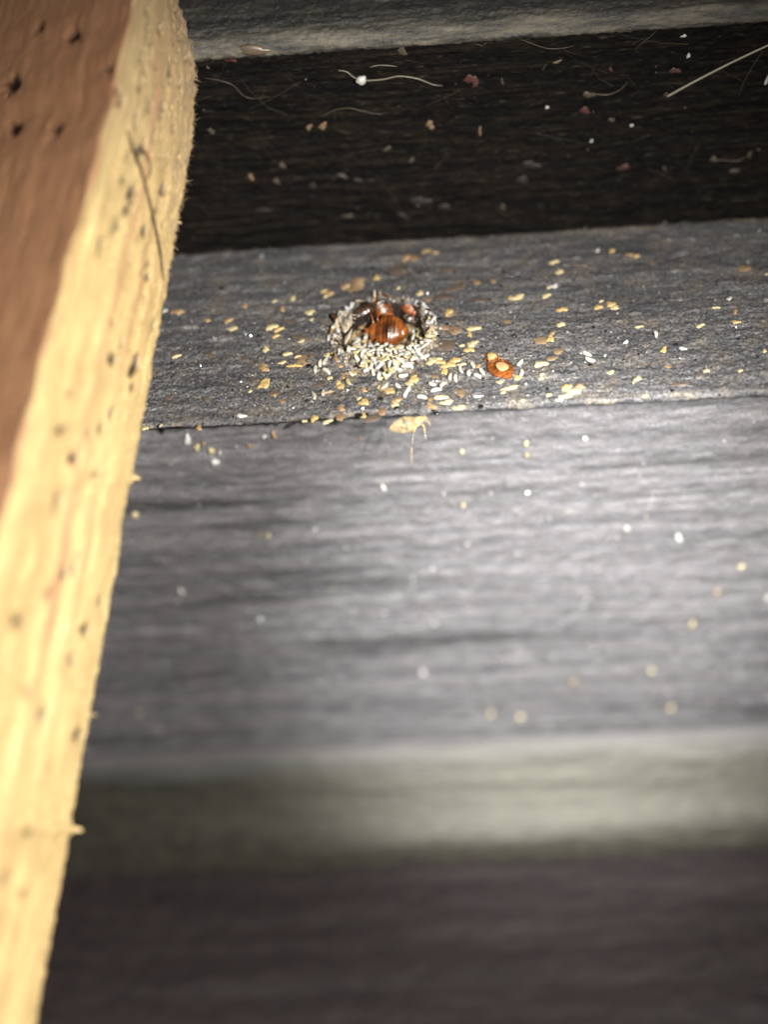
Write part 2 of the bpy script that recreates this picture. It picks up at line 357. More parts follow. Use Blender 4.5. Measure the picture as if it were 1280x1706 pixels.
# ------------------------------------------------------------------ the pine slat
def build_pine():
    ys = np.arange(-230, 2250, 3.2)
    # back (right hand) silhouette edge, near corner edge
    bx = 318-.177*(ys-250) - np.interp(ys, [-230, -60, 0, 60, 100, 150, 230], [150, 84, 60, 34, 20, 9, 0])
    bx = bx + 3.*fbm(ys*.012, 0*ys, 5, 4) + 1.6*vn(ys*.11, 0*ys, 7)*sm(900, 300, ys)
    bx = bx + 9*np.exp(-((ys-1382)/9.)**2) + 5*np.exp(-((ys-798)/10.)**2)
    bd = 1/np.interp(ys, [100, 1706], [1/151., 1/130.]); bd = 1/(1/151.+(ys-100)/(1606.)*(1/130.-1/151.))
    cx = 215-.259*(ys-50) + 3.5*fbm(ys*.012+30, 0*ys, 15, 3)+5*np.exp(-((ys-170)/30.)**2) + 2.6*fbm(ys*.03+5, 0*ys, 25, 3)
    cd = 1/(1/134.+(ys-200)/680.*(1/121.-1/134.))
    B = np.array([at_depth(x, y, d) for x, y, d in zip(bx, ys, bd)])
    C = np.array([at_depth(x, y, d) for x, y, d in zip(cx, ys, cd)])
    ph = math.radians(34); dl = R @ np.array([-math.cos(ph), math.sin(ph), 0.])
    L = C + 62*dl
    back = B + (L-C)*.9
    nr = 110; nl = 150; rows = []
    v = []
    for k in range(nr+1): v.append(('r', k/nr))
    for k in range(1, nl+1): v.append(('l', (k/nl)**1.3))
    P = np.zeros((len(ys), len(v)+14, 3)); VV = np.zeros(P.shape[:2]); side = np.zeros(P.shape[:2])
    wr = np.linalg.norm(C-B, axis=1)
    for j, (s_, t_) in enumerate(v):
        if s_ == 'r': P[:, j] = B+(C-B)*t_; VV[:, j] = t_*17
        else: P[:, j] = C+(L-C)*t_; VV[:, j] = 17+t_*62; side[:, j] = 1
    for k in range(7):
        P[:, len(v)+k] = L+(back-L)*((k+1)/8); VV[:, len(v)+k] = 80+k
        P[:, len(v)+7+k] = back+(B-back)*((k+1)/8); VV[:, len(v)+7+k] = 88+k
        side[:, len(v)+k] = side[:, len(v)+7+k] = 2
    # round the near corner and the back edge a little
    vis = len(v)
    for it in range(5):
        Q = P.copy(); Q[:, 1:vis-1] = (P[:, :vis-2]+2*P[:, 1:vis-1]+P[:, 2:vis])/4
        w = np.exp(-((np.arange(vis)-nr)/2.5)**2)[None, :, None]
        P[:, :vis] = P[:, :vis]*(1-w)+Q[:, :vis]*w
    u = np.cumsum(np.r_[0, np.linalg.norm(np.diff(C, axis=0), axis=1)])[:, None]*np.ones(P.shape[1])
    du = np.gradient(P, axis=0); dv = np.gradient(P, axis=1); N = np.cross(du, dv); N /= np.linalg.norm(N, axis=2)[..., None]+1e-9
    mid = P[:, :vis].mean((0, 1)); 
    if (N[:, nr//2]@(-mid)).mean() < 0: N = -N
    h = (.16-.09*(side == 1))*fbm(u*.05, VV*.7, 3, 4) + .05*fbm(u*.5, VV*2.5, 6, 3) + .12*fbm(u*.3, VV*.5, 8, 3)
    dents = fbm(u*.28+3, VV*.34, 19, 3)
    h = h + (side == 1)*.09*np.abs(dents)**1.2*np.sign(dents) + np.exp(-((VV-17)/1.6)**2)*.3*fbm(u*.22, VV*.2, 29, 3)
    fuz = sm(3.0, 0, VV)*(side == 0); h = h + fuz*.14*fbm(u*3.2, VV*2.5, 39, 3)
    # flecks: project rows to the picture and mark dark pits
    PX = np.zeros(P.shape[:2]); PY = np.zeros(P.shape[:2]); q = P@R   # rows are R^T p
    PX = 640+F*q[..., 0]/q[..., 1]; PY = 853-F*q[..., 2]/q[..., 1]
    fl = [(65,45,7,9,.5),(122,57,8,9,.9),(20,140,10,13,1),(22,212,9,9,.9),(92,214,8,8,.7),(180,115,8,8,.4),
      (295,15,3,8,1),(247,50,3,7,1),(267,48,2.5,7,.9),(302,55,2,7,.8),(255,70,3,6,.6),(238,90,3,14,.7),(286,118,3,11,1),(196,152,4,8,1),(202,170,4,10,1),
      (235,145,2.5,9,.7),(228,192,3,10,.8),(228,210,3,6,.7),(273,178,2.5,8,1),(270,192,2.5,6,.6),(252,178,3,12,.5),(237,250,5,9,1),(257,228,3,7,.5),(273,315,3.5,11,1),
      (222,322,5,14,.6),(213,350,5,8,.5),(240,385,4,10,.8),(168,410,4,12,.9),(249,440,2.5,6,.6),(248,462,3,7,.9),(237,455,2,5,.5),(196,378,8,14,.35),(188,600,6,9,.8),(203,575,3,12,.5),(226,612,4.5,15,1),(221,645,4,7,.7),
      (190,540,5,7,.4),(256,545,3,12,.6),(188,688,3.5,9,.6),(172,715,4,8,.6),(150,722,4,8,.5),(105,718,11,10,.45),(125,762,7,10,.7),(120,655,4,8,.35),(98,832,6,18,.5),(160,790,6,10,.35),
      (110,955,6,10,.55),(125,945,3,14,.5),(83,990,6,14,.35),(30,1035,14,14,.4),(143,1048,8,14,.6),(120,1100,4,14,.5),(72,1190,7,16,.55),(45,1155,6,12,.3),(168,1003,4,7,.4),(131,1225,5,10,.6),(50,1388,12,12,.3),(38,1490,10,10,.25),(8,1465,8,12,.35),
      (245,18,2,6,.5),(312,95,2,5,.6),(300,140,2,6,.5),(290,70,2,5,.5),(262,110,2,6,.6),(245,118,2,5,.5),(215,260,3,8,.4),(290,215,2,5,.5),(262,350,3,8,.5),(205,300,4,9,.35)]
    pit = np.zeros(PX.shape)
    on = side < 2
    for (a, b, sx, sy, w) in fl:
        dx_ = PX-a - .22*(PY-b)*-1; sx = max(sx, 3.)*(1.2 if sx < 7 else 1.0); d = ((dx_/sx)**2+((PY-b)/sy/1.05)**2)*(1+.75*vn(u*1.6, VV*2.2, 83))
        pit = np.maximum(pit, np.minimum(1, np.exp(-d*1.3)*w*1.9)*on)
    rf = sm(.66, .84, vn(u*1.1+40, VV*2.6, 77))*.75*(side == 0)*sm(14, 8, VV)*sm(900, 0, PY); pit = np.maximum(pit, rf)
    h = h - .5*pit
    P2 = P + N*h[..., None]*(on[..., None]) 
    stripe = .75*np.exp(-((VV-8.6-.9*vn(u*.05, 0*u, 4))/.45)**2) + .4*np.exp(-((VV-5.2-.6*vn(u*.06, 0*u, 14))/.3)**2)
    stripe *= (side == 0)*np.clip(.7+.5*vn(u*.08, VV*.2, 24), 0, 1)
    grime_dim = .8*sm(5.0, 0.5, VV)*(side == 0)*sm(520, 300, PY)*np.clip(.55+.8*vn(u*1.2, VV*1.2, 34), 0, 1)+.6*(side == 0)*sm(420, 0, PY)  # edge grime, plus a darkening at the top painted for weaker light
    shade_face = sm(16.4, 17.6, VV+.7*fbm(u*.3, VV*.1, 44, 2))  # face past the near corner takes the painted shade colour
    me = grid_mesh('pine_slat', P2[::-1], M['pine'], np.stack([u, VV], -1)[::-1], {'pit': pit[::-1], 'stripe': stripe[::-1], 'grime_dim': np.clip(grime_dim[::-1], 0, 1), 'shade_face': shade_face[::-1]}, wrap=True)
    return me, B, N[:, 0], ys
pme, PB, PN, PYS = build_pine()
pine = link('pine_slat', pme); tag(pine, 'raw pine slat with dark flecks and a fuzzy sawn edge', 'wooden slat')
# raised fibres along the sawn edge
def join(meshes, name, mat):
    vs = []; fs = []; o = 0
    for v, f in meshes: vs.append(v); fs += [tuple(i+o for i in x) for x in f]; o += len(v)
    me = bpy.data.meshes.new(name); me.from_pydata((np.concatenate(vs)*MM).tolist(), [], fs); me.materials.append(mat)
    me.polygons.foreach_set('use_smooth', np.ones(len(fs), bool)); return me
def fibre(p, d, L, r):
    bend = RNG.normal(0, .35, 3); pts = [p + d*L*t + bend*L*t*t for t in (0, .4, .75, 1.)]
    a = np.cross(d, [0.3, .5, .8]); a /= np.linalg.norm(a)+1e-9; b = np.cross(d, a); v = []; f = []
    for k, q in enumerate(pts):
        rr = r*(1-.25*k)
        for m_ in range(3): v.append(q + rr*(a*math.cos(m_*2.1)+b*math.sin(m_*2.1)))
    for k in range(3):
        for m_ in range(3): f.append((k*3+m_, k*3+(m_+1) % 3, k*3+3+(m_+1) % 3, k*3+3+m_))
    return np.array(v), f
out = R@np.array([1., 0, 0]); fb = []
for i in range(520):
    y = RNG.choice([RNG.uniform(60, 460), RNG.uniform(60, 460), RNG.uniform(100, 1250)])
    k = int(np.clip((y+230)/3.2, 0, len(PB)-1)); d = out*RNG.uniform(.1, 1)+R@np.array([0, RNG.uniform(-1, .2), RNG.normal(0, .9)]); d /= np.linalg.norm(d)
    fb.append(fibre(PB[k]-out*RNG.uniform(0, .35), d, RNG.uniform(.12, .55)*(1 if y < 460 else .7), RNG.uniform(.012, .03)))
o = link('wood_fibre', join(fb, 'wood_fibre', M['woodfibre']), pine); o['kind'] = 'stuff'
for (px, py, L, r, sx) in [(122, 1384, 1.1, .38, 1), (222, 799, .9, .3, 1), (131, 1192, 1.1, .1, 1), (285, 372, .6, .25, 1)]:
    k = int((py+230)/3.2); p = PB[k]
    pts = spline([p-out*.9, p+out*.1+np.array([0, 0, .1]), p+out*L*.5+np.array([0, 0, -.12])], 5)
    link('splinter', tube_mesh('splinter', pts, np.linspace(r, r*.35, len(pts)), M['pine' if py != 372 else 'ochre'], 7), pine)

# ------------------------------------------------------------------ things on the ledge
def ledge_pt(px, py, lift=0.):
    p = on_z(px, py, ZL)
    for _ in range(4):
        h = float(ledge_h(np.array(p[0]), np.array(p[1]))); p = on_z(px, py, ZL+h+lift)
    return p
def egg_mesh(mat, name='egg', L=.52, r=.225, open_=False):
    n = 12; P = []
    for i in range(n+1):
        a = -math.pi/2 + math.pi*i/n; x = L*math.sin(a); rr = r*max(0, math.cos(a))**.62*(1-.12*math.sin(a))
        if open_ and i == n: rr = r*.45; x = L*.93
        ring = []
        for k in range(10):
            t_ = 2*math.pi*k/10; ring.append((x, rr*math.cos(t_)+.10*(x/L)**2, rr*math.sin(t_)))
        P.append(ring)
    return grid_mesh(name, np.array(P), mat, wrap=True)
EGG = [egg_mesh(M['egg']), egg_mesh(M['egg'], L=.47, r=.21), egg_mesh(M['egg_cream'], L=.5), egg_mesh(M['egg_clear'], L=.56, r=.23, open_=True), egg_mesh(M['egg'], L=.56, r=.215)]
def rotm(yaw, pitch, roll): return Matrix.Rotation(yaw, 4, 'Z') @ Matrix.Rotation(pitch, 4, 'Y') @ Matrix.Rotation(roll, 4, 'X')
def place(name, me, p, yaw=0, pitch=0, roll=0, sc=1.):
    o = link(name, me); o.matrix_world = Matrix.Translation(Vector(p)*MM) @ rotm(yaw, pitch, roll) @ Matrix.Diagonal((*(sc if isinstance(sc, tuple) else (sc,)*3), 1)); return o
# picture angle (degrees, counter-clockwise from picture right) -> yaw on the level ledge
def yaw_of(ang, px, py):
    a = math.radians(ang); p = on_z(px, py, ZL); q = on_z(px+6*math.cos(a), py-6*math.sin(a), ZL); return math.atan2(q[1]-p[1], q[0]-p[0])

# the heap of eggs in the front half of the hole
def heap_h(x, y):
    fy = (HY-y)/HRY; fx = (x-HX)/HRX
    top = -1.8 + 2.6*sm(-.3, .8, fy+.22*fx*fx) + .25*vn(x*1.1, y*1.1, 91)
    return top
n_heap = 0; tries = 0; placed = []
while n_heap < 155 and tries < 14000:
    tries += 1
    px = RNG.uniform(566, 718); py = RNG.uniform(548, 634)
    if py > 628-.0115*(px-642)**2 or (abs(px-645) < 40 and py < 574) or (px < 590 and py < 580): continue
    if py < 560 and px < 680: continue
    p = on_z(px, py, ZL-.8)
    for _ in range(5):
        r = math.hypot((p[0]-HX)/HRX, (p[1]-HY)/HRY)
        z = heap_h(p[0], p[1]) if r < 1.0 else max(float(ledge_h(np.array(p[0]), np.array(p[1]))), -.4)+.25+.45*math.exp(-((r-1.)/.16)**2)
        p = on_z(px, py, ZL+z)
    q = np.array([p[0], p[1], ZL+z+RNG.uniform(-.12, .1)])
    if any(np.linalg.norm((q-w)*[1, 1, .5]) < .44 for w in placed): continue
    placed.append(q); n_heap += 1
    kind = RNG.choice([0, 1, 2, 3, 4], p=[.22, .14, .34, .18, .12])
    o = place('egg', EGG[kind], q, RNG.uniform(0, 6.28), RNG.normal(0, .6), RNG.uniform(0, 6.28), (RNG.uniform(.75, 1.2), RNG.uniform(.8, 1.3), RNG.uniform(.75, 1.15)))
    tag(o, ('tiny white', 'tiny white', 'tiny cream yellow', 'tiny see-through hatched', 'tiny white')[kind]+' egg packed in the crowded heap at the front of the hole', 'egg', ('white', 'white', 'cream', 'hatched', 'white')[kind]+' eggs heaped in the hole')
# under-fill of frass in the hole
def fill():
    xs = np.linspace(HX-HRX, HX+HRX, 70); ys = np.linspace(HY-HRY, HY+HRY, 80); X, Y = np.meshgrid(xs, ys, indexing='ij')
    Z = ZL+heap_h(X, Y)-.22+.12*vn(X*3, Y*3, 95); r = hole_r(X, Y); Z = np.where(r > .93, Z-3*(r-.93)-.4, Z)
    return grid_mesh('frass', np.stack([X, Y, Z], -1), M['frass'])
tf = NT('frass'); nn = tf.noise(tf.uv(1, 1, True), 2600, 4, .7); tf.base(tf.ramp(nn, [(.35, (.03, .022, .015)), (.5, (.2, .14, .07)), (.65, (.55, .42, .22))])); tf.bump([(nn, 1., .2)]); tf.set(Roughness=.5); M['frass'] = tf.m
o = link('frass', fill()); tag(o, 'crumbly brown frass under the egg heap in the hole', 'frass', kind='stuff')

# eggs lying singly: (px, py, angle, mesh, label)
SE = [(548,562,88,0,'white upright egg on the left rim of the hole'),(554,568,80,3,'hatched clear egg tucked against the left rim of the hole'),
(533,604,80,0,'upper white egg of the cluster left below the hole'),(541,602,60,4,'egg touching the upper white egg left below the hole'),(545,618,-32,0,'slanting white egg at the foot of the left cluster'),(525,615,85,1,'short egg at the far left of the left cluster'),
(524,661,-80,0,'bluish white upright egg alone near the front lip left of the hole'),(538,655,86,0,'white upright egg beside a tan smear near the front lip'),
(580,636,-62,2,'cream egg leaning below the left of the heap'),(584,622,-50,0,'pale egg just above the leaning cream egg'),(596,602,-48,0,'plump slanting egg on the left shoulder of the heap'),
(642,644,42,0,'pale egg standing out below the heap with a yellow crumb'),(663,643,-35,1,'small bright egg below the middle of the heap'),(681,648,58,3,'large clear hatched egg below the heap'),(676,656,62,3,'second clear hatched shell overlapping the large one'),
(704,661,-14,0,'glossy white egg lying flat near the front lip'),(727,649,8,3,'clear collapsed egg near the front lip'),(720,640,-20,1,'white egg fragment above the clear collapsed egg'),(738,640,40,1,'small egg tilted up beside the white fragments'),
(672,626,10,0,'egg lying level along the bottom of the heap'),(646,592,-14,4,'bright long egg lying across the middle of the heap'),(709,594,24,4,'bright egg rising right at the edge of the heap'),(698,555,78,2,'yellowish upright egg on the right side of the heap'),(690,560,75,0,'white upright egg next to the yellowish one on the right'),
(750,628,80,0,'first upright egg of the row beside the rusty nymph'),(759,631,-82,0,'second upright egg of the row beside the rusty nymph'),(768,617,-65,4,'slanting egg in the middle of the row beside the rusty nymph'),(781,620,80,0,'upright egg right of the slanting one in the row'),(789,609,-62,0,'upper egg of the row leaning toward the rusty nymph'),(797,626,-30,1,'low small egg of the row under the leaning one'),(804,620,-55,4,'last egg of the row touching the rusty nymph'),
(868,604,48,0,'white egg rising from the right side of the rusty nymph'),(870,621,84,0,'white upright egg just right of the rusty nymph'),
(978,589,-28,4,'upper egg of the pair lying alone on the right'),(984,600,-20,4,'lower egg of the pair lying alone on the right'),(1094,556,-75,1,'small pale egg alone far right of the pair'),
(600,579,-20,0,'white egg on the upper left slope of the heap'),(627,583,5,0,'pale egg just under the brown bug'),(610,560,80,1,'upright egg between the hole wall and the brown bug')]
for (px, py, a, k, lab) in SE:
    inh = hole_r(*on_z(px, py, ZL)[:2]) < .98
    if inh:
        p = on_z(px, py, ZL-.6); z = heap_h(p[0], p[1])+.45; p = on_z(px, py, ZL+z)
    else: p = ledge_pt(px, py, .2)
    o = place('egg', EGG[k], p, yaw_of(a, px, py), RNG.normal(0, .1), RNG.uniform(0, 6.28), RNG.uniform(1.0, 1.15)); tag(o, lab, 'egg', 'eggs lying singly')

def flake_mesh(name, mat, seed, thick=.10, curl=.1, rag=.25):
    rg = np.random.default_rng(seed); n = 18; rings = [0, .45, .8, 1., 1.02, .9]
    zz = [thick, thick*.95, thick*.75, thick*.35, 0, -.03]; rag = rag*1.5; ph = rg.uniform(0, 6.28, 4); P = []
    for r, z in zip(rings, zz):
        ring = []
        for k in range(n):
            a = 2*math.pi*k/n; w = 1+rag*(.5*math.sin(2*a+ph[0])+.35*math.sin(3*a+ph[1])+.3*math.sin(5*a+ph[2])+.2*math.sin(7*a+ph[3]))
            x, y = r*w*math.cos(a), r*w*math.sin(a); ring.append((x*.5, y*.5, z+curl*(r**2)*math.sin(2*a+ph[1])*.3+.25*thick*math.sin(6*x+ph[2])*math.sin(7*y+ph[0])*(1-r)))
        P.append(ring)
    return grid_mesh(name, np.array(P), mat, wrap=True)
# ------------------------------------------------------------------ bugs
def bug_mesh(name, mat, L=5.0, wid=1.0, hgt=1.0, dark=True, legs=(), seed=1, crumple=0.):
    """head at +X end, abdomen tip at -X; origin under the belly. One continuous skin with legs rooted in the thorax."""
    n, k = 90, 36; P = []; band = []; gut = []
    for i in range(n+1):
        u = i/n; x = L*(.5-u)
        w = np.interp(u, [0, .015, .05, .09, .115, .15, .2, .25, .30, .4, .52, .66, .8, .9, .96, 1], [.03, .15, .24, .22, .34, .56, .66, .60, .78, 1.02, 1.15, 1.12, .86, .52, .26, .03])*wid*L/5*1.45/1.15
        hh = np.interp(u, [0, .05, .1, .2, .28, .4, .6, .8, .93, 1], [.04, .2, .2, .36, .40, .62, .74, .55, .28, .03])*hgt*L/5
        seg = (u-.28)/.085; ph = seg-math.floor(seg); on = 1 if u > .28 and u < .97 else 0
        rid = on*(.09*(1-ph)-.03*math.exp(-((ph-.02)/.08)**2)*3)
        w *= 1+rid*.5; ring = []
        for j in range(k):
            t_ = 2*math.pi*j/k; cs, sn = math.cos(t_), math.sin(t_)
            y = w*math.copysign(abs(cs)**.9, cs); z = hh*(sn if sn > 0 else .55*sn)*(1+rid*1.2)
            z += crumple*hh*math.sin(x*5+j*.9+seed)*.3
            ring.append((x, y, z+.3*hh)); 
            band.append(on*max(0, math.exp(-((ph-.04)/.12)**2))*.85)
            gut.append((.95*math.exp(-((u-.58)/.16)**2-(cs*1.0)**2*2.0) if sn > 0 and dark else 0)*on)
        P.append(ring)
    me = grid_mesh(name, np.array(P), mat, attrs={'band': band, 'gut': gut}, wrap=True)
    if legs:
        bm = bmesh.new(); bm.from_mesh(me)
        for pts, r in legs:
            t2 = tube_mesh('tmp', spline(pts, 4), np.linspace(r, r*.35, 4*(len(pts)-1)+1), mat, 6); bm.from_mesh(t2); bpy.data.meshes.remove(t2)
        for f in bm.faces: f.smooth = True
        bm.to_mesh(me); bm.free()
    return me
def std_legs(L, spread=1.):
    k = L/5; out = []
    for s in (-1, 1):
        for x, dx in ((1.35, .9), (1.0, .1), (.6, -.8)):
            out.append(([(x*k, s*.4*k, .1*k), ((x+dx*.35)*k, s*1.25*k*spread, .45*k), ((x+dx*.8)*k, s*1.9*k*spread, -.15*k), ((x+dx)*k, s*2.3*k*spread, -.35*k)], .1*k))
        out.append(([(2.35*k, s*.12*k, .1*k), (2.8*k, s*.45*k, .25*k), (3.3*k, s*.6*k, .1*k)], .05*k))
    return out
def bug(name, label, cat, me, p, yaw, pitch=0, roll=0, sc=1.):
    o = place(name, me, p, yaw, pitch, roll, sc); tag(o, label, cat, 'bed bugs and their cast skins'); return o
# main adult: abdomen tip to the picture right, head sunk left
p = on_z(645, 552, ZL-.7)
bug('bed_bug', 'glossy amber brown bug with banded abdomen lying in the hole', 'bed bug', bug_mesh('bed_bug', M['bug'], 5.2, 1.18, 1.25, True, std_legs(5.2, 1.15)), p, yaw_of(176, 645, 545), .08, math.radians(-38))
p = on_z(638, 514, ZL-.7)
bug('bed_bug', 'dark brown bug wedged head down against the back wall of the hole', 'bed bug', bug_mesh('bed_bug', M['bug'], 4.6, .98, 1.3, True, (), 3), p, yaw_of(-50, 640, 505), .35, .1)
p = on_z(611, 520, ZL-.8)
bug('bed_bug', 'blackish shrivelled bug in the shaded left of the hole', 'bed bug', bug_mesh('bed_bug', M['bug_dark'], 5.0, 1.05, 1.4, True, std_legs(4., .7), 4), p, yaw_of(35, 606, 522), .15, -.4)
p = on_z(684, 514, ZL-.3)
bug('nymph', 'small rusty nymph perched on the back right rim of the hole', 'bed bug', bug_mesh('nymph', M['bug_rust'], 2.9, .95, 1.4, False, std_legs(2.9, .7), 5, .6), p, yaw_of(-28, 687, 510), .1, .3)
p = on_z(579, 540, ZL+.3)
bug('cast_skin', 'pale crumpled cast skin plastered on the left rim of the hole', 'cast skin', bug_mesh('cast_skin', M['bug_shell'], 3.2, .75, .8, False, std_legs(3.2, .6), 6, 1.), p, yaw_of(75, 579, 535), 0, -.5)
p = on_z(712, 545, ZL-.2)
bug('cast_skin', 'grey crumpled cast skin on the right rim of the hole', 'cast skin', bug_mesh('cast_skin', M['bug_shell'], 2.8, .6, .7, False, std_legs(2.8, .6), 8, 1.), p, yaw_of(-65, 712, 545), 0, .5)
p = on_z(692, 530, ZL-1.2)
bug('cast_skin', 'dull grey cast skin hanging inside the right wall of the hole', 'cast skin', bug_mesh('cast_skin', M['bug_dark'], 3., .9, .7, False, std_legs(3., .6), 9, .8), p, yaw_of(10, 692, 530), .3, .5)
p = on_z(581, 561, ZL-.4)
bug('cast_skin', 'thin brown cast skin standing in the lower left wall of the hole', 'cast skin', bug_mesh('cast_skin', M['bug_shell'], 2.2, .5, .6, False, (), 10, .8), p, yaw_of(55, 581, 565), -.3, -.6)
for i in range(46):
    a = RNG.choice([RNG.uniform(math.radians(-25), math.radians(50)), RNG.uniform(math.radians(128), math.radians(215)), RNG.uniform(0, 6.28)], p=[.34, .5, .16]); rr = RNG.normal(1.09, .06)
    x, y = HX+rr*HRX*math.cos(a), HY+rr*HRY*math.sin(a); mk = RNG.choice(['bug_shell', 'bug_shell', 'egg_clear', 'ochre', 'bug_dark', 'egg_clear', 'cream'])
    me = flake_mesh('scrap', M[mk], 900+i, .12, .5, .3)
    z = ZL+max(float(ledge_h(np.array(x), np.array(y))), -1.6)+RNG.uniform(.0, .35)
    o = place('scrap', me, (x, y, z), RNG.uniform(0, 6.28), RNG.normal(0, .7), RNG.normal(0, .7), (RNG.uniform(.45, 1.25), RNG.uniform(.3, .8), 1.4))
    nm = {'bug_shell': 'pale brown', 'egg_clear': 'clear glassy', 'ochre': 'ochre', 'bug_rust': 'rusty', 'bug_dark': 'blackish', 'cream': 'cream'}[mk]
    tag(o, nm+' scrap of shell crusted into the rim of the hole', 'shell scrap', nm+' scraps on the rim of the hole')
# rusty nymph with the pale belly
p = ledge_pt(832, 612, .25)
nym = bug('nymph', 'rusty orange nymph with a pale round belly patch right of the hole', 'bed bug', bug_mesh('nymph', M['bug'], 4.9, .92, .55, True, std_legs(4.9, .5), 12, .22), p, yaw_of(130, 832, 612), .05, .0)
dm = egg_mesh(M['gut'], 'belly_patch', .78, .66); b = link('belly_patch', dm, nym); b.location = Vector((-.75, -.02, .62))*MM; b.scale = (1, .95, .26)
dm = egg_mesh(M['yellow'], 'head', .55, .48); b = link('head_shield', dm, nym); b.location = Vector((1.75, -.05, .42))*MM; b.scale = (.9, 1.1, .6)
# straw coloured cast skin hanging from the lip; its legs dangle
def cw(px, py, d): return at_depth(px, py, d)
p = cw(679, 707, 149.0); T = Matrix(np.array([R[:, 0], R[:, 2], -R[:, 1]]).T.tolist()).to_4x4()
me = bug_mesh('cast_skin', M['bug_pale'], 3.9, .72, .8, False, (), 14, .5)
bm = bmesh.new(); bm.from_mesh(me)
inv = (Matrix.Translation(Vector(p)*MM) @ T @ Matrix.Rotation(math.radians(14), 4, 'Z')).inverted()
def to_l(pts, dd=0): return [tuple((inv @ (Vector(cw(a, b_, 148.6+dd))*MM))/MM) for a, b_ in pts]
for pts, r in [([(696, 706), (690, 718), (688, 728), (686, 742), (686, 752), (687, 775)], .09), ([(702, 704), (707, 712), (708, 720), (709, 734)], .09), ([(708, 700), (713, 702), (717, 708), (717, 711)], .09), ([(700, 700), (710, 696), (716, 702)], .1), ([(690, 698), (704, 694), (712, 692)], .08), ([(672, 712), (690, 712), (698, 708)], .08)]:
    q = spline(to_l(pts), 4); t2 = tube_mesh('tmp', q, np.linspace(r, r*.15, len(q)), M['straw'], 6); n0 = len(bm.faces); bm.from_mesh(t2); bm.faces.ensure_lookup_table()
    for f in bm.faces[n0:]: f.material_index = 1
    bpy.data.meshes.remove(t2)
for pts, r in [([(690, 720), (688, 730), (686.5, 744)], .085), ([(708, 722), (709, 728), (711, 735)], .085), ([(672, 697), (676, 706), (679, 717)], .07)]:
    q = spline(to_l(pts, -.25), 4); t2 = tube_mesh('tmp', q, np.linspace(r, r*.6, len(q)), M['bug_dark'], 6); n0 = len(bm.faces); bm.from_mesh(t2); bm.faces.ensure_lookup_table()
    for f in bm.faces[n0:]: f.material_index = 2
    bpy.data.meshes.remove(t2)
for f in bm.faces: f.smooth = True
bm.to_mesh(me); bm.free(); me.materials.append(M['straw']); me.materials.append(M['bug_dark'])
o = link('cast_skin', me); o.matrix_world = inv.inverted(); tag(o, 'straw coloured see-through cast skin hanging legs down from the front lip', 'cast skin', 'bed bugs and their cast skins')

# ------------------------------------------------------------------ flakes, stains, droppings
M['ochre_dimmed'] = simple('dimmed_ochre_speck', (.12, .078, .045), .5, .35); M['tan_dimmed'] = simple('dimmed_tan_speck', (.045, .033, .022), .5, .35); M['rust_dimmed'] = simple('dimmed_rust_speck', (.045, .014, .01), .5, .4); M['stain_dimmed'] = simple('dimmed_stain_speck', (.010, .0075, .006), .5, .35)  # speck colours darkened for the recess shade on the back board
FM = {}
for k, key in enumerate(['yellow', 'cream', 'tan', 'brown_stain', 'ochre', 'white', 'rust', 'hair_dim', 'ochre_dimmed', 'tan_dimmed', 'rust_dimmed', 'stain_dimmed']):
    th = {'tan': .06, 'brown_stain': .05}.get(key, .16)
    FM[key] = [flake_mesh('flake', M[key], 100+k*10+j, th, .1 if th > .1 else .02, .35 if th > .1 else .15) for j in range(4)]
bead = bpy.data.meshes.new('dropping'); bm = bmesh.new(); bmesh.ops.create_icosphere(bm, subdivisions=2, radius=.5*MM)
for v in bm.verts: v.co.z *= .8; v.co += Vector(RNG.normal(0, .02*MM, 3))
for f in bm.faces: f.smooth = True
bm.to_mesh(bead); bm.free(); bead.materials.append(M['black'])
WORD = {'yellow': 'yellow', 'cream': 'cream', 'tan': 'tan', 'brown_stain': 'dull brown', 'ochre': 'ochre', 'white': 'white', 'rust': 'rusty red', 'black': 'black', 'hair_dim': 'grey brown'}
LM = [(640, 560, 'the hole'), (832, 612, 'the rusty nymph'), (980, 594, 'the lone egg pair'), (268, 500, 'the pine slat'), (685, 707, 'the straw cast skin'), (1015, 510, 'the yellow crumb pile'), (1240, 520, 'the ledge end'), (602, 133, 'the lint blob'), (1120, 158, 'the bristle tip'), (350, 755, 'the pale speck cluster'), (900, 1100, 'the panel middle')]
ITEMS = []     # (object, px, py, noun, size word, colour, category, where)
def register(o, px, py, noun, size, key, cat, grp, where): ITEMS.append((o, px, py, noun, size, key, cat, grp, where))
def w_size(w): return 'tiny' if w < 7 else 'small' if w < 12 else 'middling' if w < 19 else 'large'
def on_ledge(px, py, w, h, key, ang=0, noun='flake', k=None, where='ledge'):
    d = 155.; sx = .92*w/F*d; sy = .92*h/F*d/.72
    p = ledge_pt(px, py, .0); me = FM[key][RNG.integers(4) if k is None else k]
    o = place('stain' if noun == 'stain' else noun, me, p, math.radians(ang)+YAW*0+RNG.normal(0, .1), RNG.normal(0, .05), RNG.normal(0, .05), (sx, sy, 1 if noun == 'stain' else min(1.3, .5+sx*.6)))
    register(o, px, py, noun, w_size(w), key, noun if noun != 'flake' else 'flake', {'flake': 'flakes scattered on the ledge', 'stain': 'dried stains on the ledge', 'crumb': 'crumbs on the ledge'}.get(noun), where)
    return o
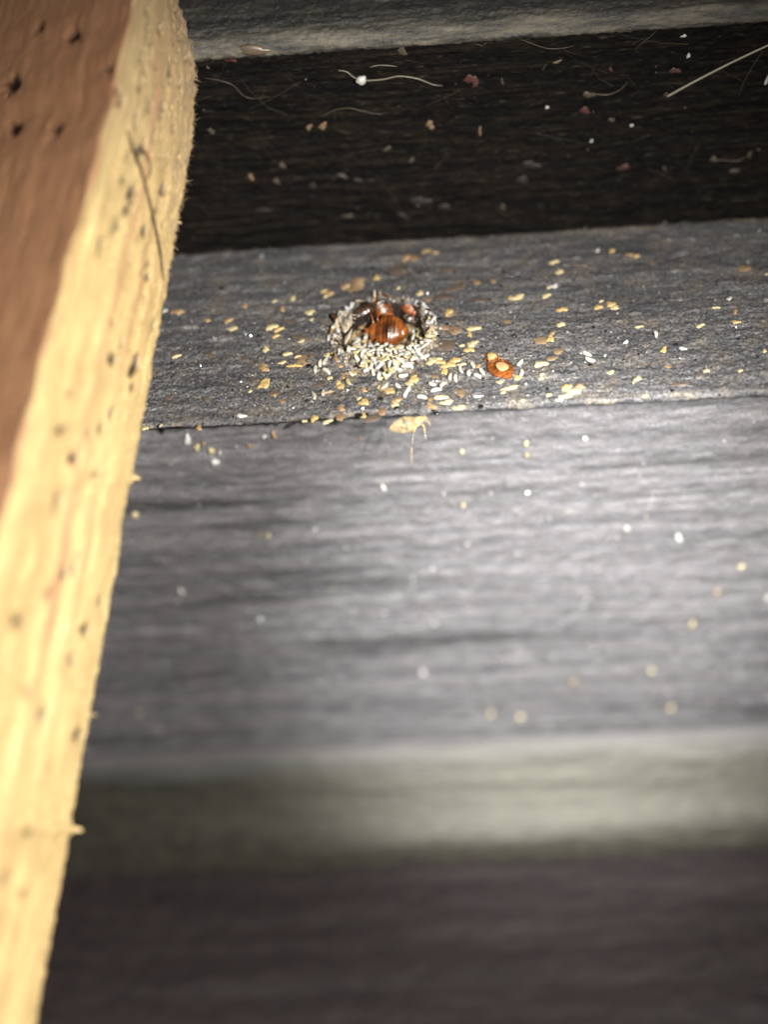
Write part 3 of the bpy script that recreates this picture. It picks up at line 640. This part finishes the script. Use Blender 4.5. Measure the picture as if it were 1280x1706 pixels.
FL_ = [ # px, py, w, h, colour
(435,428,8,6,'white'),(407,510,14,9,'ochre'),(457,502,9,8,'cream'),(488,497,10,9,'cream'),(516,521,16,12,'cream'),(540,485,14,8,'yellow'),(548,489,18,11,'ochre'),(543,494,10,7,'cream'),
(386,549,18,12,'cream'),(380,534,18,12,'ochre'),(452,545,20,14,'cream'),(465,549,22,8,'yellow'),(460,560,16,8,'yellow'),(443,582,13,11,'cream'),(295,520,24,12,'ochre'),(275,518,12,6,'white'),
(344,534,14,8,'ochre'),(293,594,16,7,'cream'),(440,640,26,16,'yellow'),(447,635,14,9,'cream'),(417,652,8,6,'cream'),(457,659,12,7,'ochre'),(402,693,16,8,'white'),(241,714,11,8,'cream'),(268,709,7,5,'cream'),(331,713,12,9,'ochre'),
(470,515,12,10,'ochre'),(575,477,20,14,'ochre'),(628,463,16,10,'yellow'),(597,470,26,18,'ochre'),(676,430,17,16,'ochre'),(712,420,22,8,'yellow'),(724,421,16,6,'ochre'),(664,480,9,7,'cream'),(700,489,14,10,'cream'),(748,520,18,14,'yellow'),(790,548,26,12,'cream'),(783,556,10,14,'yellow'),(787,574,20,14,'cream'),(783,583,18,12,'yellow'),(770,576,12,6,'cream'),
(862,496,24,11,'cream'),(851,496,10,6,'yellow'),(910,493,16,11,'cream'),(923,437,17,8,'cream'),(933,453,17,10,'cream'),(925,477,16,10,'white'),(916,479,12,6,'cream'),(938,516,19,10,'yellow'),(936,541,16,8,'cream'),
(1020,418,13,10,'yellow'),(997,417,8,7,'white'),(1061,427,13,9,'yellow'),(1050,425,14,8,'ochre'),(998,512,18,9,'yellow'),(1018,507,14,16,'yellow'),(1025,513,16,10,'cream'),(1002,502,7,6,'cream'),(1065,545,14,5,'cream'),(1044,570,9,7,'white'),(1107,583,12,11,'yellow'),(1138,581,12,7,'white'),(1167,543,15,8,'cream'),
(1216,498,10,7,'white'),(1226,519,9,9,'ochre'),(1227,537,14,8,'yellow'),(1275,585,8,7,'cream'),(1278,457,6,6,'cream'),(1178,618,13,6,'cream'),(1234,618,8,6,'cream'),(1193,513,14,4,'cream'),(1090,438,20,10,'brown_stain'),
(918,564,16,14,'yellow'),(920,556,10,10,'ochre'),(901,607,22,12,'cream'),(903,624,8,6,'cream'),(902,631,11,8,'cream'),(935,540,12,6,'cream'),(1018,621,11,8,'cream'),(1064,631,13,8,'cream'),(1057,636,5,7,'cream'),(945,645,20,10,'yellow'),(958,652,26,12,'cream'),(945,660,22,9,'cream'),(935,665,12,7,'white'),(967,644,18,7,'ochre'),(915,658,10,8,'cream'),(1075,660,10,6,'cream'),
(851,647,26,8,'cream'),(832,638,11,10,'cream'),(838,655,9,7,'cream'),(862,629,12,14,'yellow'),(871,668,8,7,'cream'),(765,680,19,9,'cream'),(744,671,20,8,'cream'),(734,662,22,10,'cream'),(794,662,18,6,'white'),(733,604,22,9,'yellow'),(748,609,24,10,'yellow'),(720,602,22,12,'cream'),(741,617,14,16,'yellow'),(758,601,22,12,'yellow'),(767,609,18,8,'cream'),(732,598,10,7,'cream'),(797,610,12,8,'ochre'),
(660,668,18,9,'ochre'),(657,669,14,8,'yellow'),(606,693,12,8,'yellow'),(606,671,17,15,'yellow'),(606,650,14,8,'ochre'),(657,676,14,9,'cream'),(632,645,8,6,'cream'),(633,631,11,8,'cream'),(598,664,7,6,'cream'),(644,650,24,14,'ochre'),(652,652,16,9,'yellow'),(690,632,24,12,'yellow'),(683,639,14,12,'cream'),(568,644,12,13,'yellow'),(563,638,12,10,'yellow'),(549,630,9,9,'cream'),(542,655,26,4,'ochre'),(524,697,15,11,'yellow'),(545,703,16,8,'cream'),(568,680,16,13,'ochre'),(507,702,9,5,'cream'),(586,622,20,10,'yellow'),(572,628,12,10,'ochre'),(719,677,16,14,'ochre'),(717,665,12,8,'tan'),(560,597,10,16,'ochre'),(545,592,10,10,'cream'),(566,610,14,8,'ochre'),(478,590,16,8,'cream'),(492,610,26,6,'yellow'),(496,594,10,8,'cream'),(502,569,12,7,'cream'),(470,605,14,7,'cream'),(519,533,8,6,'cream')]
for f in FL_: on_ledge(*f, ang=RNG.uniform(-12, 12))
ST_ = [(502,600,30,20,'tan'),(440,613,22,13,'ochre'),(418,603,26,12,'brown_stain'),(406,598,20,12,'brown_stain'),(600,472,40,26,'tan'),(585,483,28,16,'tan'),(668,450,44,24,'brown_stain'),(640,425,38,20,'brown_stain'),(430,437,16,22,'brown_stain'),(748,522,24,16,'tan'),(795,470,16,12,'tan'),(760,478,36,20,'brown_stain'),(750,450,30,12,'brown_stain'),(712,500,20,10,'tan'),(740,494,32,16,'brown_stain'),(745,575,34,20,'brown_stain'),(902,567,30,15,'tan'),(846,536,14,10,'tan'),(765,657,24,18,'tan'),(758,550,26,18,'tan'),(740,545,24,12,'tan'),(822,468,14,9,'tan'),(352,590,22,14,'brown_stain'),(345,665,14,10,'brown_stain'),(282,662,14,11,'brown_stain'),(470,668,14,9,'tan'),(457,655,20,12,'brown_stain'),(567,695,18,12,'tan'),(636,686,18,13,'tan'),(620,697,30,12,'brown_stain'),(930,585,20,12,'tan'),(1090,535,24,12,'brown_stain'),(1240,447,30,14,'tan'),(1225,463,24,9,'brown_stain'),(1110,610,18,12,'tan'),(960,440,30,9,'brown_stain'),(1135,640,30,7,'brown_stain'),(920,597,24,8,'tan'),(725,628,14,9,'tan'),(455,470,18,10,'brown_stain'),(500,560,34,16,'brown_stain'),(523,590,30,18,'brown_stain'),(530,640,28,14,'brown_stain'),(640,660,24,12,'brown_stain'),(690,430,22,14,'tan'),(482,536,28,12,'brown_stain'),(800,500,22,10,'brown_stain')]
for f in ST_: on_ledge(*f, ang=RNG.uniform(-12, 12), noun='stain')
DR_ = [(985,608,9),(1127,574,10),(957,467,7),(883,432,6),(990,545,8),(803,578,7),(858,559,9),(770,593,7),(912,648,9),(916,655,7),(1121,651,9),(1231,565,6),(635,664,10),(661,680,11),(727,688,11),(722,683,8),(600,692,13),(612,690,9),(802,677,12),(806,632,8),(620,446,8),(840,453,8),(617,436,6),(370,480,9),(287,605,8),(432,560,9),(515,610,12),(585,592,11),(600,606,6),(690,593,9),(688,605,8),(560,450,7),(590,487,7),(836,477,7),(817,500,6),(452,635,6),(1010,552,7),(893,421,5),(940,597,6),(1040,600,6),(757,453,6),(700,455,7),(540,670,8),(480,645,7),(512,668,8),(388,650,6),(1160,600,6),(1195,470,6),(1065,590,6),(845,583,7),(730,560,9),(745,540,7),(733,531,8)]
for (px, py, w) in DR_:
    s = w/F*155*.8; o = place('dropping', bead, ledge_pt(px, py, s*.25), RNG.uniform(0, 6), 0, 0, (s, s*RNG.uniform(.8, 1.2), s*.8))
    register(o, px, py, 'dropping', 'tiny' if w < 7 else 'small' if w < 9 else 'large', 'black', 'dropping', 'droppings on the ledge', 'ledge')
# specks on the dark back board
BW = [(515,212,12,9,'ochre'),(538,210,18,10,'ochre'),(717,208,16,13,'ochre'),(686,267,12,7,'tan'),(645,248,18,6,'tan'),(418,295,12,10,'ochre'),(460,302,18,7,'tan'),(352,219,14,9,'tan'),(470,276,16,8,'tan'),(570,293,28,5,'tan'),(596,301,18,8,'brown_stain'),(785,132,24,14,'rust'),(792,140,14,9,'rust'),(975,184,22,9,'rust'),(982,158,24,9,'tan'),(1020,200,12,7,'tan'),(929,103,18,4,'ochre'),(837,136,6,9,'tan'),(800,218,6,14,'ochre'),(912,179,6,6,'white'),(986,235,6,5,'white'),(1108,281,7,6,'tan'),(1053,209,6,5,'white'),(1148,93,8,6,'white'),(1140,60,12,4,'white'),(1225,285,20,7,'tan'),(1190,265,16,7,'tan'),(1250,258,10,10,'tan'),(1278,135,6,12,'white'),(1110,158,10,6,'rust'),(382,98,22,12,'rust'),(346,113,7,5,'tan'),(670,85,20,12,'tan'),(700,335,44,12,'brown_stain'),(740,345,30,7,'brown_stain'),(672,360,26,6,'brown_stain'),(520,310,20,8,'brown_stain'),(1040,279,24,9,'rust'),(885,275,36,12,'brown_stain'),(870,300,30,10,'brown_stain'),(440,350,40,5,'brown_stain'),(580,360,26,5,'tan'),(1125,118,20,9,'rust'),(1018,116,10,6,'rust'),(1265,250,6,5,'tan'),(893,46,5,4,'tan'),(838,345,12,8,'tan')]
fb_ = R @ np.array([0, -1., 0])
DIMMED = {'ochre': 'ochre_dimmed', 'tan': 'tan_dimmed', 'rust': 'rust_dimmed', 'brown_stain': 'stain_dimmed'}  # back board specks take the copies with shade in their colour
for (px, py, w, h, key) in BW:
    p = on_y(px, py, YW-.2); w *= .8; h *= .8; s = w/F*162; o = place('speck', FM[DIMMED.get(key, key)][RNG.integers(4)], p, RNG.normal(0, .2), 0, 0, (1, 1, 1))
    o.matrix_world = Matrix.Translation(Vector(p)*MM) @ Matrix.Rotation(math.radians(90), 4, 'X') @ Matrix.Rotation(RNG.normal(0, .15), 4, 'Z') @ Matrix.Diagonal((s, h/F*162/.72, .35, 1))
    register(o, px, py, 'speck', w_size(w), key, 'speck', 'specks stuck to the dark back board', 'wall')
# specks on the front panel (out of focus)
PS = [(312,733,16,14,'white'),(328,745,11,11,'cream'),(339,739,7,6,'ochre'),(352,751,11,11,'cream'),(358,770,14,12,'white'),(366,754,6,6,'white'),(456,724,11,10,'ochre'),(415,743,14,6,'tan'),(440,727,8,5,'white'),(639,812,9,9,'white'),(447,893,7,7,'cream'),(770,752,7,7,'cream'),(877,739,9,8,'cream'),(772,842,7,7,'cream'),(224,858,18,8,'cream'),(1236,944,9,9,'cream'),(1195,987,8,8,'ochre'),(1132,897,10,9,'white'),(1154,1040,9,12,'cream'),(1086,1118,7,7,'cream'),(1118,1180,10,10,'cream'),(818,1190,9,9,'cream'),(867,1195,9,9,'cream'),(1280,996,9,9,'white'),(302,985,8,8,'white'),(666,706,8,7,'cream'),(878,758,6,6,'yellow'),(232,1187,7,7,'cream'),(1130,893,7,7,'white'),(975,730,8,7,'white'),(705,1120,8,8,'white'),(1045,880,8,8,'white'),(955,1135,8,8,'ochre'),(920,1330,8,8,'cream'),(947,1250,10,10,'cream'),(560,1385,10,10,'cream'),(945,1372,9,9,'cream'),(570,1425,12,6,'cream'),(432,890,6,6,'tan'),(600,730,7,5,'tan')]
for (px, py, w, h, key) in PS:
    Yq = YP-.25 if py < 1240 else YP+2.7; p = on_y(px, py, Yq); d = float((R.T@p)[1]); s = .8*w/F*d
    o = place('speck', FM[key][RNG.integers(4)], p); o.matrix_world = Matrix.Translation(Vector(p)*MM) @ Matrix.Rotation(math.radians(90), 4, 'X') @ Matrix.Diagonal((s, h/F*d/.7, 2, 1))
    register(o, px, py, 'speck', w_size(w), key, 'speck', 'specks on the front panel', 'panel')
# labels that single each one out
def direction(dx, dy):
    a = math.degrees(math.atan2(-dy, dx)) % 360
    return ['right of', 'above and right of', 'above', 'above and left of', 'left of', 'below and left of', 'below', 'below and right of'][int(((a+22.5) % 360)//45)]
ORD = ['', 'second ', 'third ', 'fourth ', 'fifth ', 'sixth ', 'seventh ', 'eighth ', 'ninth ', 'tenth ', 'eleventh ', 'twelfth ']
from collections import defaultdict
G = defaultdict(list)
for it in ITEMS:
    o, px, py = it[:3]
    lm = min((l for l in LM), key=lambda l: (l[0]-px)**2+(l[1]-py)**2)
    dd = math.hypot(lm[0]-px, lm[1]-py)
    G[(it[3], it[4], it[5], it[8], direction(px-lm[0], py-lm[1]), lm[2])].append((dd, it))
for (noun, size, key, where, dr, lm), L in G.items():
    L.sort(key=lambda q: q[0]); wh = {'ledge': 'on ledge', 'wall': 'on back board', 'panel': 'on panel'}[where]
    for i, (dd, it) in enumerate(L):
        o = it[0]; pre = '' if len(L) == 1 else (('nearest ' if i == 0 else ORD[min(i, 11)]+'nearest '))
        tag(o, f"{pre}{size} {WORD[key]} {noun} {wh} {dr} {lm}", it[6], it[7])

# grit, too fine to pick apart: one object on the ledge, one on the back board
def grit(n, name, mats, fn, rmin, rmax):
    vs = []; fs = []; mi = []; o = 0
    base = np.array([(1, 0, 0), (-.5, .87, 0), (-.5, -.87, 0), (0, 0, .55), (0, 0, -.5)]); tri = [(0, 1, 3), (1, 2, 3), (2, 0, 3), (1, 0, 4), (2, 1, 4), (0, 2, 4)]
    for i in range(n):
        p, w = fn(); r = rmin+(rmax-rmin)*RNG.random()**3*w; th = RNG.uniform(0, 6.28); c, s = math.cos(th), math.sin(th)
        b = base*[r, r, r]*RNG.uniform(.6, 1.4, 3); b = np.stack([b[:, 0]*c-b[:, 1]*s, b[:, 0]*s+b[:, 1]*c, b[:, 2]], 1)
        vs.append(p+b); fs += [(a+o, b_+o, c_+o) for a, b_, c_ in tri]; mi += [RNG.choice(len(mats), p=[m_[1] for m_ in mats])]*6; o += 5
    me = bpy.data.meshes.new(name); me.from_pydata((np.concatenate(vs)*MM).tolist(), [], fs)
    for m_, _ in mats: me.materials.append(m_)
    me.polygons.foreach_set('material_index', mi); return me
LG = RNG.uniform
def f_ledge():
    while True:
        if RNG.random() < .35: x, y = RNG.normal(HX, 12), YF+abs(RNG.normal(0, 9))
        else: x, y = LG(X0, X1), LG(YF, YB)
        if YF-.3 < y < YB-.3 and hole_r(x, y) > 1.0: break
    return np.array([x, y, ZL+float(ledge_h(np.array(x), np.array(y)))]), 1.
g = link('grit', grit(15000, 'grit', [(M['brown_stain'], .30), (M['black'], .30), (M['tan'], .16), (M['cream'], .10), (M['white'], .14)], f_ledge, .025, .13))
tag(g, 'fine dark and pale grit scattered over the ledge', 'grit', kind='stuff')
def f_wall(): return np.array([LG(X0, X1), YW-.1, LG(ZL, ZW)]), 1.
web = []
for i in range(46):
    px, py = RNG.uniform(330, 1280), RNG.uniform(60, 400) if i % 3 else RNG.uniform(60, 170); p0 = on_y(px, py, YW-RNG.uniform(.15, .7)); dd = np.array([RNG.normal(0, 1), 0, RNG.normal(0, .5)]); web.append(fibre(p0, dd/np.linalg.norm(dd), RNG.uniform(1.2, 6), RNG.uniform(.010, .022)))
wb = link('cobweb', join(web, 'cobweb', M['hair_dim'])); tag(wb, 'faint broken cobweb threads and lint on the dark back board', 'cobweb', kind='stuff')
g = link('dust', grit(1500, 'dust', [(M['tan_dimmed'], .5), (M['stain_dimmed'], .34), (M['white'], .04), (M['rust_dimmed'], .12)], f_wall, .03, .13))
tag(g, 'fine dust specks caught on the dark back board', 'dust', kind='stuff')
def f_panel(): return np.array([LG(X0, X1), YP-.12, LG(ZPB+6, ZL-9)]), 1.
g = link('dust', grit(1500, 'dust', [(M['white'], .6), (M['hair_pale'], .2), (M['stain_dimmed'], .2)], f_panel, .04, .24)); tag(g, 'pale specks standing for glints, and some dark dust, on the front panel', 'dust', kind='stuff')  # white specks added to stand for glints on the paint
def f_rim():
    a = RNG.uniform(0, 6.28); r = RNG.normal(1.05, .12); x, y = HX+r*HRX*math.cos(a), HY+r*HRY*math.sin(a)
    return np.array([x, y, ZL+float(ledge_h(np.array(x), np.array(y)))+.05]), 1.
g = link('crumbs', grit(420, 'crumbs', [(M['bug_shell'], .35), (M['white'], .15), (M['yellow'], .2), (M['black'], .3)], f_rim, .07, .28))
tag(g, 'pale and dark crumbs crusted round the rim of the hole', 'crumbs', kind='stuff')

# ------------------------------------------------------------------ hairs
def pine_d(px, py):
    b = 318-.177*(py-250); c = 215-.259*(py-50); t_ = (b-px)/(b-c)
    ib = 1/151.+(py-100)/1606.*(1/130.-1/151.); ic = 1/134.+(py-200)/680.*(1/121.-1/134.)
    return 1/(ib+t_*(ic-ib))-.45
def hair(pts, r, mat, label, cat='hair', taper=True, grp='loose hairs and fibres'):
    w = []
    for q in pts:
        if len(q) == 3: w.append(at_depth(*q))
        else: w.append(on_y(q[0], q[1], YW-.7))
    s = spline(w, 8); rr = r*(np.interp(np.linspace(0, 1, len(s)), [0, .15, .8, 1], [.4, 1, .9, .3]) if taper else 1)
    o = link('hair', tube_mesh('hair', s, rr, mat, 6)); tag(o, label, cat, grp); return o
hair([(563,117),(578,120),(592,130),(612,134),(640,132),(665,127),(695,131),(722,141),(738,143)], .055, M['hair_pale'], 'pale curled hair lying across the dark back board')
hair([(616,112),(630,109),(645,109),(662,111)], .035, M['hair_pale'], 'short pale hair above the curled one')
hair([(538,194),(556,184),(580,180),(604,185),(630,190),(646,188)], .03, M['hair_dim'], 'faint wavy hair below the white blob on the back board')
hair([(1112,161),(1150,140),(1200,114),(1245,92),(1310,62)], [.11], M['hair_pale'], 'long straight pale bristle at the upper right', taper=False)
hair([(340,130),(365,134),(388,142),(402,156),(418,164),(452,161)], .03, M['hair_dim'], 'thin hair next to the top of the pine slat')
hair([(788,68),(798,62),(808,62),(811,70),(802,76),(790,72)], .028, M['hair_dim'], 'tiny looped hair at the top of the back board')
hair([(865,64),(890,74),(915,81),(940,80),(958,76)], .03, M['hair_dim'], 'drooping hair between the loop and the bristle')
hair([(1124,4),(1112,20),(1104,40),(1085,60),(1070,72),(1058,84)], .03, M['hair_dim'], 'thin hair hanging over the top rail edge')
hair([(985,155),(1005,158),(1020,156),(1036,148),(1047,136)], .04, M['hair_dim'], 'short hooked hair by the red fleck')
hair([(1182,266),(1205,267),(1228,268),(1245,262)], .04, M['hair_dim'], 'flat fibre low on the right of the back board')
hair([(1272,85),(1255,110),(1240,138),(1232,160)], .02, M['hair_dim'], 'very thin hair crossing behind the straight bristle')
hair([(985,42),(1000,46),(1015,46),(1030,44)], .05, M['hair_pale'], 'bright short fibre along the top rail edge')
hair([(a, b, pine_d(a, b)) for a, b in ((212,218),(222,250),(235,285),(250,340),(261,390),(268,430),(272,468))], .15, M['hair_dark'], 'long dark hair lying down the pine slat')
hair([(a, b, pine_d(a, b)) for a, b in ((236,246),(246,262),(250,285),(243,300))], .09, M['hair_dark'], 'small dark loop of hair on the pine slat')
hair([(283,425,149),(290,412,149),(297,418,149)], .03, M['hair_pale'], 'curl of fluff where the pine slat meets the ledge')
p = on_y(602, 133, YW-1.0); o = place('lint_ball', flake_mesh('lint_ball', M['white'], 5, .5, .1, .15), p); o.matrix_world = Matrix.Translation(Vector(p)*MM) @ Matrix.Rotation(math.radians(90), 4, 'X') @ Matrix.Diagonal((1.3, .95, 1, 1))
tag(o, 'white blob of lint threaded on the curled hair', 'lint')
p = on_y(424, 83, YW-1.4); o = place('lint_ball', flake_mesh('lint_ball', M['hair_dim'], 6, .4, .1, .2), p); o.matrix_world = Matrix.Translation(Vector(p)*MM) @ Matrix.Rotation(math.radians(90), 4, 'X') @ Matrix.Diagonal((3.3, 1.2, 1, 1))
tag(o, 'olive brown smear of lint at the top rail near the pine slat', 'lint')
